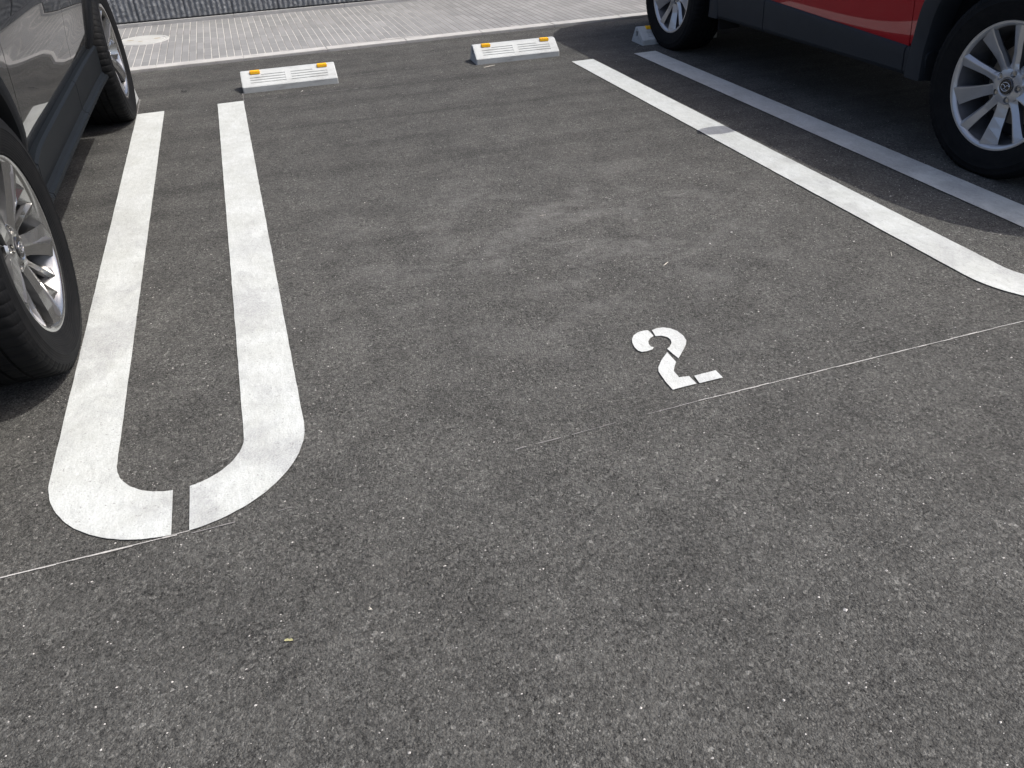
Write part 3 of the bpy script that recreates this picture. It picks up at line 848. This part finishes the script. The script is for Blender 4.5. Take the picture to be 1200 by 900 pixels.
def build_car(car, loc, lab, visible_side):
    root = empty('parked_car', loc); tag(root, lab, 'car', 'cars parked in the bays')
    paint = car.paint
    wb = car.wb; ac, ar = car.arch_z, car.arch_in
    # ---- lower body shell (lofted sections), wheel wells cut out
    us = [-.93, -.90, -.84, -.75, -.62, -.5] + [-.4 + .12 * i for i in range(int((wb + 1.15) / .12))] + [wb + .82, wb + .90, wb + .94]
    us = sorted(set(round(u, 3) for u in us if u <= wb + .94)); V, F = [], []
    for u in us:
        endf = max(0, (-.75 - u) / .18); endr = max(0, (u - wb - .82) / .12)
        e = max(endf, endr) ; tp = car.top(u); wz = [.24, .30, .42, .5, .62, .75, .88, tp - .03]
        sc = 1 - .10 * e
        half = [(0, .24 + .05 * e), (car.w(u, .24) * .9 * sc, .24 + .05 * e)]
        for z in wz[1:]:
            z = min(z, tp - .03); z = .30 + (z - .30) * (1 - .12 * e)
            half.append(((car.w(u, z) - .010) * sc, z))
        tz = tp if u > .3 else tp
        half += [((car.w(u, tp) - .05) * sc, tz - .05 * e), ((car.w(u, tp) - .16) * sc, tz + .012 - .05 * e), ((car.w(u, tp)) * .5 * sc, tz + .03 - .05 * e), (0, tz + .035 - .05 * e)]
        ring = half + [(-x_, z_) for x_, z_ in half[-2:0:-1]]
        for x_, z_ in ring: V.append((x_, u, z_))
    k = len(ring)
    for i in range(len(us) - 1):
        for j in range(k): F.append([i * k + j, i * k + (j + 1) % k, (i + 1) * k + (j + 1) % k, (i + 1) * k + j])
    F.append(list(range(k))[::-1]); F.append([(len(us) - 1) * k + j for j in range(k)])
    body = mk('body', V, F, [paint, M['underbody']], root, True)
    bm = bmesh.new(); bm.from_mesh(body.data); bmesh.ops.recalc_face_normals(bm, faces=bm.faces[:]); bm.to_mesh(body.data); bm.free()
    cb = bmesh.new()
    for uc in (0, wb):
        for s_ in (-1, 1):
            a = s_ * (car.W + .2); b = s_ * (car.W - .36); disc(cb, a, ar + .02, 48, b, uc, ac)
            # open the well downwards
    bmesh.ops.recalc_face_normals(cb, faces=cb.faces[:])
    me = bpy.data.meshes.new('cut'); cb.to_mesh(me); cb.free(); me.materials.append(M['underbody'])
    co = bpy.data.objects.new('cut', me); col.objects.link(co); co.parent = root
    boolean(body, co)
    bm = body.data
    for p in bm.polygons:
        c = p.center
        well = any(abs(math.hypot(c.y - uc, c.z - ac)) < ar + .024 and abs(c.x) > car.W - .37 and (abs(math.hypot(c.y - uc, c.z - ac) - ar - .02) < .006 or abs(abs(c.x) - car.W + .36) < .005) for uc in (0, wb))
        p.material_index = 1 if (well or c.z < .30 or (c.z < .40 and abs(c.x) < .5)) else 0
    bm.set_sharp_from_angle(angle=R(35))
    # ---- greenhouse
    gh = [(.50, 0), (.62, .10), (1.30, .93), (1.55, 1.0), (2.4, 1.02), (2.95, .98), (wb + .45, .80), (wb + .74, .12), (wb + .78, 0)]
    V, F = [], []
    for u, t in gh:
        b0 = car.top(u) - .01; zt = b0 + max(.004, t * (car.roof - car.belt0 - .02)); wb0 = car.w(u, b0) - .07; wt = wb0 - .27 * t
        for x_, z_ in ((-wb0, b0), (-wt - .03 * t, b0 + (zt - b0) * .85), (-wt + .03, zt - .005 * t), (-wt * .5, zt + .02 * t), (0, zt + .028 * t), (wt * .5, zt + .02 * t), (wt - .03, zt - .005 * t), (wt + .03 * t, b0 + (zt - b0) * .85), (wb0, b0)):
            V.append((x_, u, z_))
    k = 9; mi = []
    for i in range(len(gh) - 1):
        for j in range(k - 1):
            F.append([i * k + j, i * k + j + 1, (i + 1) * k + j + 1, (i + 1) * k + j])
            mi.append(1 if (i <= 1 and 0 < j < 7) or (i >= 6 and 0 < j < 7) else (1 if j in (0, 7) and 1 <= i <= 6 else 0))
    roof = mk('roof', V, F, [paint, M['glass']], root, True, mi, 40)
    for s_ in (-1, 1):     # pillars and window trims over the side glass
        for (ua, ub, t0) in ((1.62, 1.70, 0), (2.50, 2.60, 0)):
            vs = []
            for u in (ua, ub):
                b0 = car.top(u) - .01; zt = b0 + (car.roof - car.belt0 - .02); wb0 = car.w(u, b0) - .07; wt = wb0 - .27
                vs += [(s_ * (wb0 + .004), u, b0), (s_ * (wt + .036), u, b0 + (zt - b0) * .85)]
            mk('pillar', vs, [[0, 1, 3, 2]], M['black_plastic'], root)
    # ---- side panels
    for side in (-1, 1):
        g = .0022; tz = lambda u: car.top(u) - .035
        rt_ = lambda u: car.rock0 + car.rock_rise * u            # top edge of the rocker cladding
        pr = ar + .035
        sf, sm = car.seam_f, car.seam_m
        def topline(ua, ub, n=8): return [(ub + (ua - ub) * i / n, tz(ub + (ua - ub) * i / n)) for i in range(n + 1)]
        # front fender
        def arch_pts(uc, a0, a1): return arc(uc, ac, pr, a0, a1, 26)
        zl = .40
        def ang_at(z): return math.degrees(math.asin(max(-1, min(1, (z - ac) / pr))))
        a_lo = ang_at(zl)
        xr = math.cos(R(a_lo)) * pr
        o1 = []
        o1 += [(-.70, .50), (-pr - .005, .50)] + [p for p in arch_pts(0, 180 - ang_at(.50), a_lo) ] + [(max(sf - g, xr + .004), zl), (max(sf - g, xr + .004), .5)] + topline(-.55, sf - g)
        # clean: remove duplicate-close points
        def clean(o_):
            r_ = [o_[0]]
            for p in o_[1:]:
                if math.hypot(p[0] - r_[-1][0], p[1] - r_[-1][1]) > .004: r_.append(p)
            if math.hypot(r_[0][0] - r_[-1][0], r_[0][1] - r_[-1][1]) < .004: r_.pop()
            return r_
        panel(car, side, 'front_fender', clean(o1), paint, root)
        fd = panel(car, side, 'front_door', clean([(sf + g, rt_(sf)), (sm - g, rt_(sm))] + topline(sf + g, sm - g, 10)), paint, root)
        # rear door: rear edge follows the rear arch
        a1 = 180 - ang_at(rt_(wb - .5)); a2 = 118
        ra = [(wb + math.cos(R(a)) * (pr + .03), ac + math.sin(R(a)) * (pr + .03)) for a in [a1 + (a2 - a1) * i / 14 for i in range(15)]]
        ue = ra[-1][0]
        rd = panel(car, side, 'rear_door', clean([(sm + g, rt_(sm)), (ra[0][0] - .004, rt_(wb - .5))] + ra[1:] + [(ue + .05, ac + pr + .2)] + topline(sm + g, ue + .06, 10)), paint, root)
        q = [(p[0] + g * 2, p[1]) for p in ra[1:]]
        inner_arc = arc(wb, ac, pr, 180 - ang_at(.50), ang_at(.50), 26)
        # quarter: between door edge and tail
        q_out = [inner_arc[0]] + inner_arc[1:] + [(wb + .74, .50), (wb + .74, tz(wb + .74))] + [(wb + .74 + (ue + .065 - wb - .74) * i / 6, tz(wb + .74 + (ue + .065 - wb - .74) * i / 6)) for i in range(1, 7)] + [(ue + .055, ac + pr + .2)] + q[::-1]
        q_out = [p for p in q_out]
        panel(car, side, 'rear_quarter', clean(q_out), paint, root)
        for pn, uh in ((fd, sm - .22), (rd, min(sm + .72, wb - .12))):
            zz = car.top(uh) - .14; bm = bmesh.new()
            x_ = car.w(uh, zz); box_bm(bm, x_ * side - .0 if side > 0 else -x_ - .045, x_ + .045 if side > 0 else -x_, uh - .1, uh + .1, zz - .016, zz + .016, .010)
            bm_obj('door_handle', bm, paint, pn, True, 40)
        # ---- wheel arch cladding: a flat band with rolled lip
        for uc in (0, wb):
            vs, fs = [], []
            ro = car.arch_out; n = 60
            dz0 = car.arch_low
            a_s = -math.degrees(math.asin(min(1, (ac - dz0) / ar)))
            prof = [(ar + .004, -.10), (ar, -.004), (ar + .006, .014), (ar + .02, .019), (ro - .012, .016), (ro, .010), (ro + .001, -.012)]
            for i in range(n + 1):
                a = R(a_s + (180 - 2 * a_s) * i / n)
                for (r_, o_) in prof:
                    u = uc + math.cos(a) * r_; z = ac + math.sin(a) * r_
                    # lower ends run straight down instead of curling under
                    if z < ac:
                        u = uc + math.copysign(1, math.cos(a)) * (r_ - (0.10 * ((ac - z)) * (1 if r_ < ar + .01 else .15)))
                    z = max(z, dz0)
                    base_w = car.w(u, max(z, .45)) if z < .45 else car.w(u, z)
                    vs.append((side * (base_w + o_), u, z))
            k = len(prof)
            for i in range(n):
                for j in range(k - 1):
                    f = [i * k + j, i * k + j + 1, (i + 1) * k + j + 1, (i + 1) * k + j]
                    fs.append(f if side > 0 else f[::-1])
            fs.append([j for j in range(k)]); fs.append([n * k + j for j in range(k)])
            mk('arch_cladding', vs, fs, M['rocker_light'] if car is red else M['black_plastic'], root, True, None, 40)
        # ---- rocker cladding
        u0, u1 = ar - .01, wb - ar + .01
        st = []
        u = u0
        seams = [sf + .005] + car.rocker_seams
        stl = [u0 + (u1 - u0) * i / 60 for i in range(61)]
        for s_ in seams: stl += [s_ - .004, s_ - .0015, s_ + .0015, s_ + .004]
        stl = sorted(set(stl)); vs, fs = [], []
        for u in stl:
            z1 = rt_(u) + .012; wv = car.w(u, z1)
            d = -.008 if any(abs(u - s_) < .002 for s_ in seams) else 0
            dip = car.front_dip * math.exp(-((u - u0) / .14) ** 2)   # chamfer rising away from the front wheel
            for (o_, z_) in car.rprof:
                zz = z_ if z_ < .9 else z1 + (z_ - 1.0) - (dip if z_ > .9 else 0)
                vs.append((side * (wv + o_ + d), u, zz))
        k = len(car.rprof)
        for i in range(len(stl) - 1):
            for j in range(k - 1):
                f = [i * k + j, i * k + j + 1, (i + 1) * k + j + 1, (i + 1) * k + j]
                fs.append(f if side > 0 else f[::-1])
        fs.append(list(range(k))); fs.append([(len(stl) - 1) * k + j for j in range(k)])
        ri = []
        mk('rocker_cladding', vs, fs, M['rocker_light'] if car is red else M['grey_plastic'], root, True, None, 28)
        # mud flap behind the front wheel / before the rear wheel
        for um in (wb - ar - .035,):
            bm = bmesh.new(); xa = car.w(um, .45) - .20; xb = car.w(um, .45) - .045
            box_bm(bm, min(side * xa, side * xb), max(side * xa, side * xb), um, um + .012, .19, .30, .003); bm_obj('mud_flap', bm, M['underbody'], root)
        # mirror
        bm = bmesh.new(); mu = .76; mz = car.top(mu) + .06; mx = car.w(mu, car.top(mu)) + .045
        bmesh.ops.create_uvsphere(bm, u_segments=20, v_segments=12, radius=1)
        for v in bm.verts: v.co = Vector((side * mx + v.co.x * .105, mu + v.co.y * .06, mz + v.co.z * .07))
        mir = bm_obj('side_mirror', bm, paint, root, True)
        bm = bmesh.new(); box_bm(bm, min(side * (mx - .2), side * (mx - .06)), max(side * (mx - .2), side * (mx - .06)), mu - .02, mu + .03, mz - .07, mz - .03, .008); bm_obj('mirror_arm', bm, M['black_plastic'], mir)
        # lamps
        for nm, ua, ub, za, zb, mt in (('headlight', -.86, -.52, .70, .80, M['lamp_clear']), ('tail_light', wb + .60, wb + .88, .82, .96, M['lamp_red'])):
            vs, fs = [], []; n = 10
            for i in range(n + 1):
                u = ua + (ub - ua) * i / n
                for z in (za, za + (zb - za) * .5, zb):
                    vs.append((side * (car.w(u, z) + .006), u, z))
            for i in range(n):
                for j in range(2): fs.append([i * 3 + j, (i + 1) * 3 + j, (i + 1) * 3 + j + 1, i * 3 + j + 1])
            mk(nm, vs, fs, mt, root, True)
    # bumpers (dark lower), grille, plates
    for (nm, ua, ub) in (('front_bumper', -.955, -.60), ('rear_bumper', wb + .60, wb + .965)):
        vs, fs = [], []; n = 8; yo = ua if nm[0] == 'f' else ub; yi = ub if nm[0] == 'f' else ua
        # U shaped wrap: from the arch around the end of the car
        path = []
        for s_ in (-1, 1):
            seg = [(s_ * (car.w(yi + (yo - yi) * t, .4) + .012), yi + (yo - yi) * t * .93) for t in [i / 8 for i in range(9)]]
            path += seg if s_ < 0 else [((seg[-1][0] * c), yo) for c in (-.8, -.4, 0, .4, .8)] + seg[::-1]
        for x_, y_ in path:
            for z_, d in ((.22, .97), (.26, 1.0), (.44, 1.006), (.50, 1.0), (.50, .95)): vs.append((x_ * d, y_ if abs(d - 1) < .01 else y_ * (1 if nm[0] == 'f' else 1), z_))
        for i in range(len(path) - 1):
            for j in range(4): fs.append([i * 5 + j, i * 5 + j + 1, (i + 1) * 5 + j + 1, (i + 1) * 5 + j])
        mk(nm, vs, fs, M['black_plastic'], root, True, None, 40)
    bm = bmesh.new(); box_bm(bm, -.52, .52, -.95, -.90, .52, .72, .02); bm_obj('grille', bm, M['black_plastic'], root)
    bm = bmesh.new(); box_bm(bm, -.165, .165, -.975, -.96, .38, .545, .003); bm_obj('licence_plate', bm, M['lamp_clear'], root)
    # ---- wheels
    for uc in (0, wb):
        for s_ in (-1, 1):
            vis = (s_ == visible_side)
            wheel(car.style, root, (s_ * car.rimx, uc, car.zc), s_ < 0, car.spin[0 if uc == 0 else 1], car.R0, car.zc)
    return root

black = Car(W=.886, wb=2.69, zs=.93, tuck=.042, haunch=.016, haunch_r=.040, tuck2=.028, crease=.004, zcr=.80, waist=.010, zw=.56, belt0=1.08, roof=1.69,
            arch_z=.385, arch_in=.405, arch_out=.485, arch_low=.30, seam_f=.522, seam_m=1.70, rock0=.425, rock_rise=.010, rocker_seams=[1.55], front_dip=.05,
            rprof=[(-.01, 1.0), (.018, 1.0), (.027, .992), (.026, .975), (.018, .335), (.026, .322), (.038, .316), (.040, .304), (-.00, .29), (-.10, .285)],
            paint=M['black_paint'], style='five', rimx=.885, zc=.352, R0=.362, spin=(R(54), R(30)))
red = Car(W=.920, wb=2.695, zs=.92, tuck=.055, haunch=.020, haunch_r=.02, tuck2=0, crease=.004, zcr=.80, waist=.006, zw=.58, belt0=1.06, roof=1.68,
          arch_z=.39, arch_in=.455, arch_out=.545, arch_low=.268, seam_f=.575, seam_m=1.66, rock0=.352, rock_rise=.045, rocker_seams=[1.68], front_dip=0,
          rprof=[(-.02, 1.0), (.002, 1.0), (.012, .992), (.014, .97), (.008, .33), (.004, .285), (-.008, .268), (-.05, .26), (-.14, .26)],
          paint=M['red_paint'], style='ten', rimx=.912, zc=.345, R0=.360, spin=(R(56), R(60)))
build_car(black, (-1.555, 2.256, 0), 'black car with polished five-spoke wheels parked at the left, beside the hairpin line', 1)
build_car(red, (3.722, 2.350, 0), 'red car with silver ten-spoke wheels and grey cladding parked at the right', -1)
print('objects', len(bpy.data.objects))
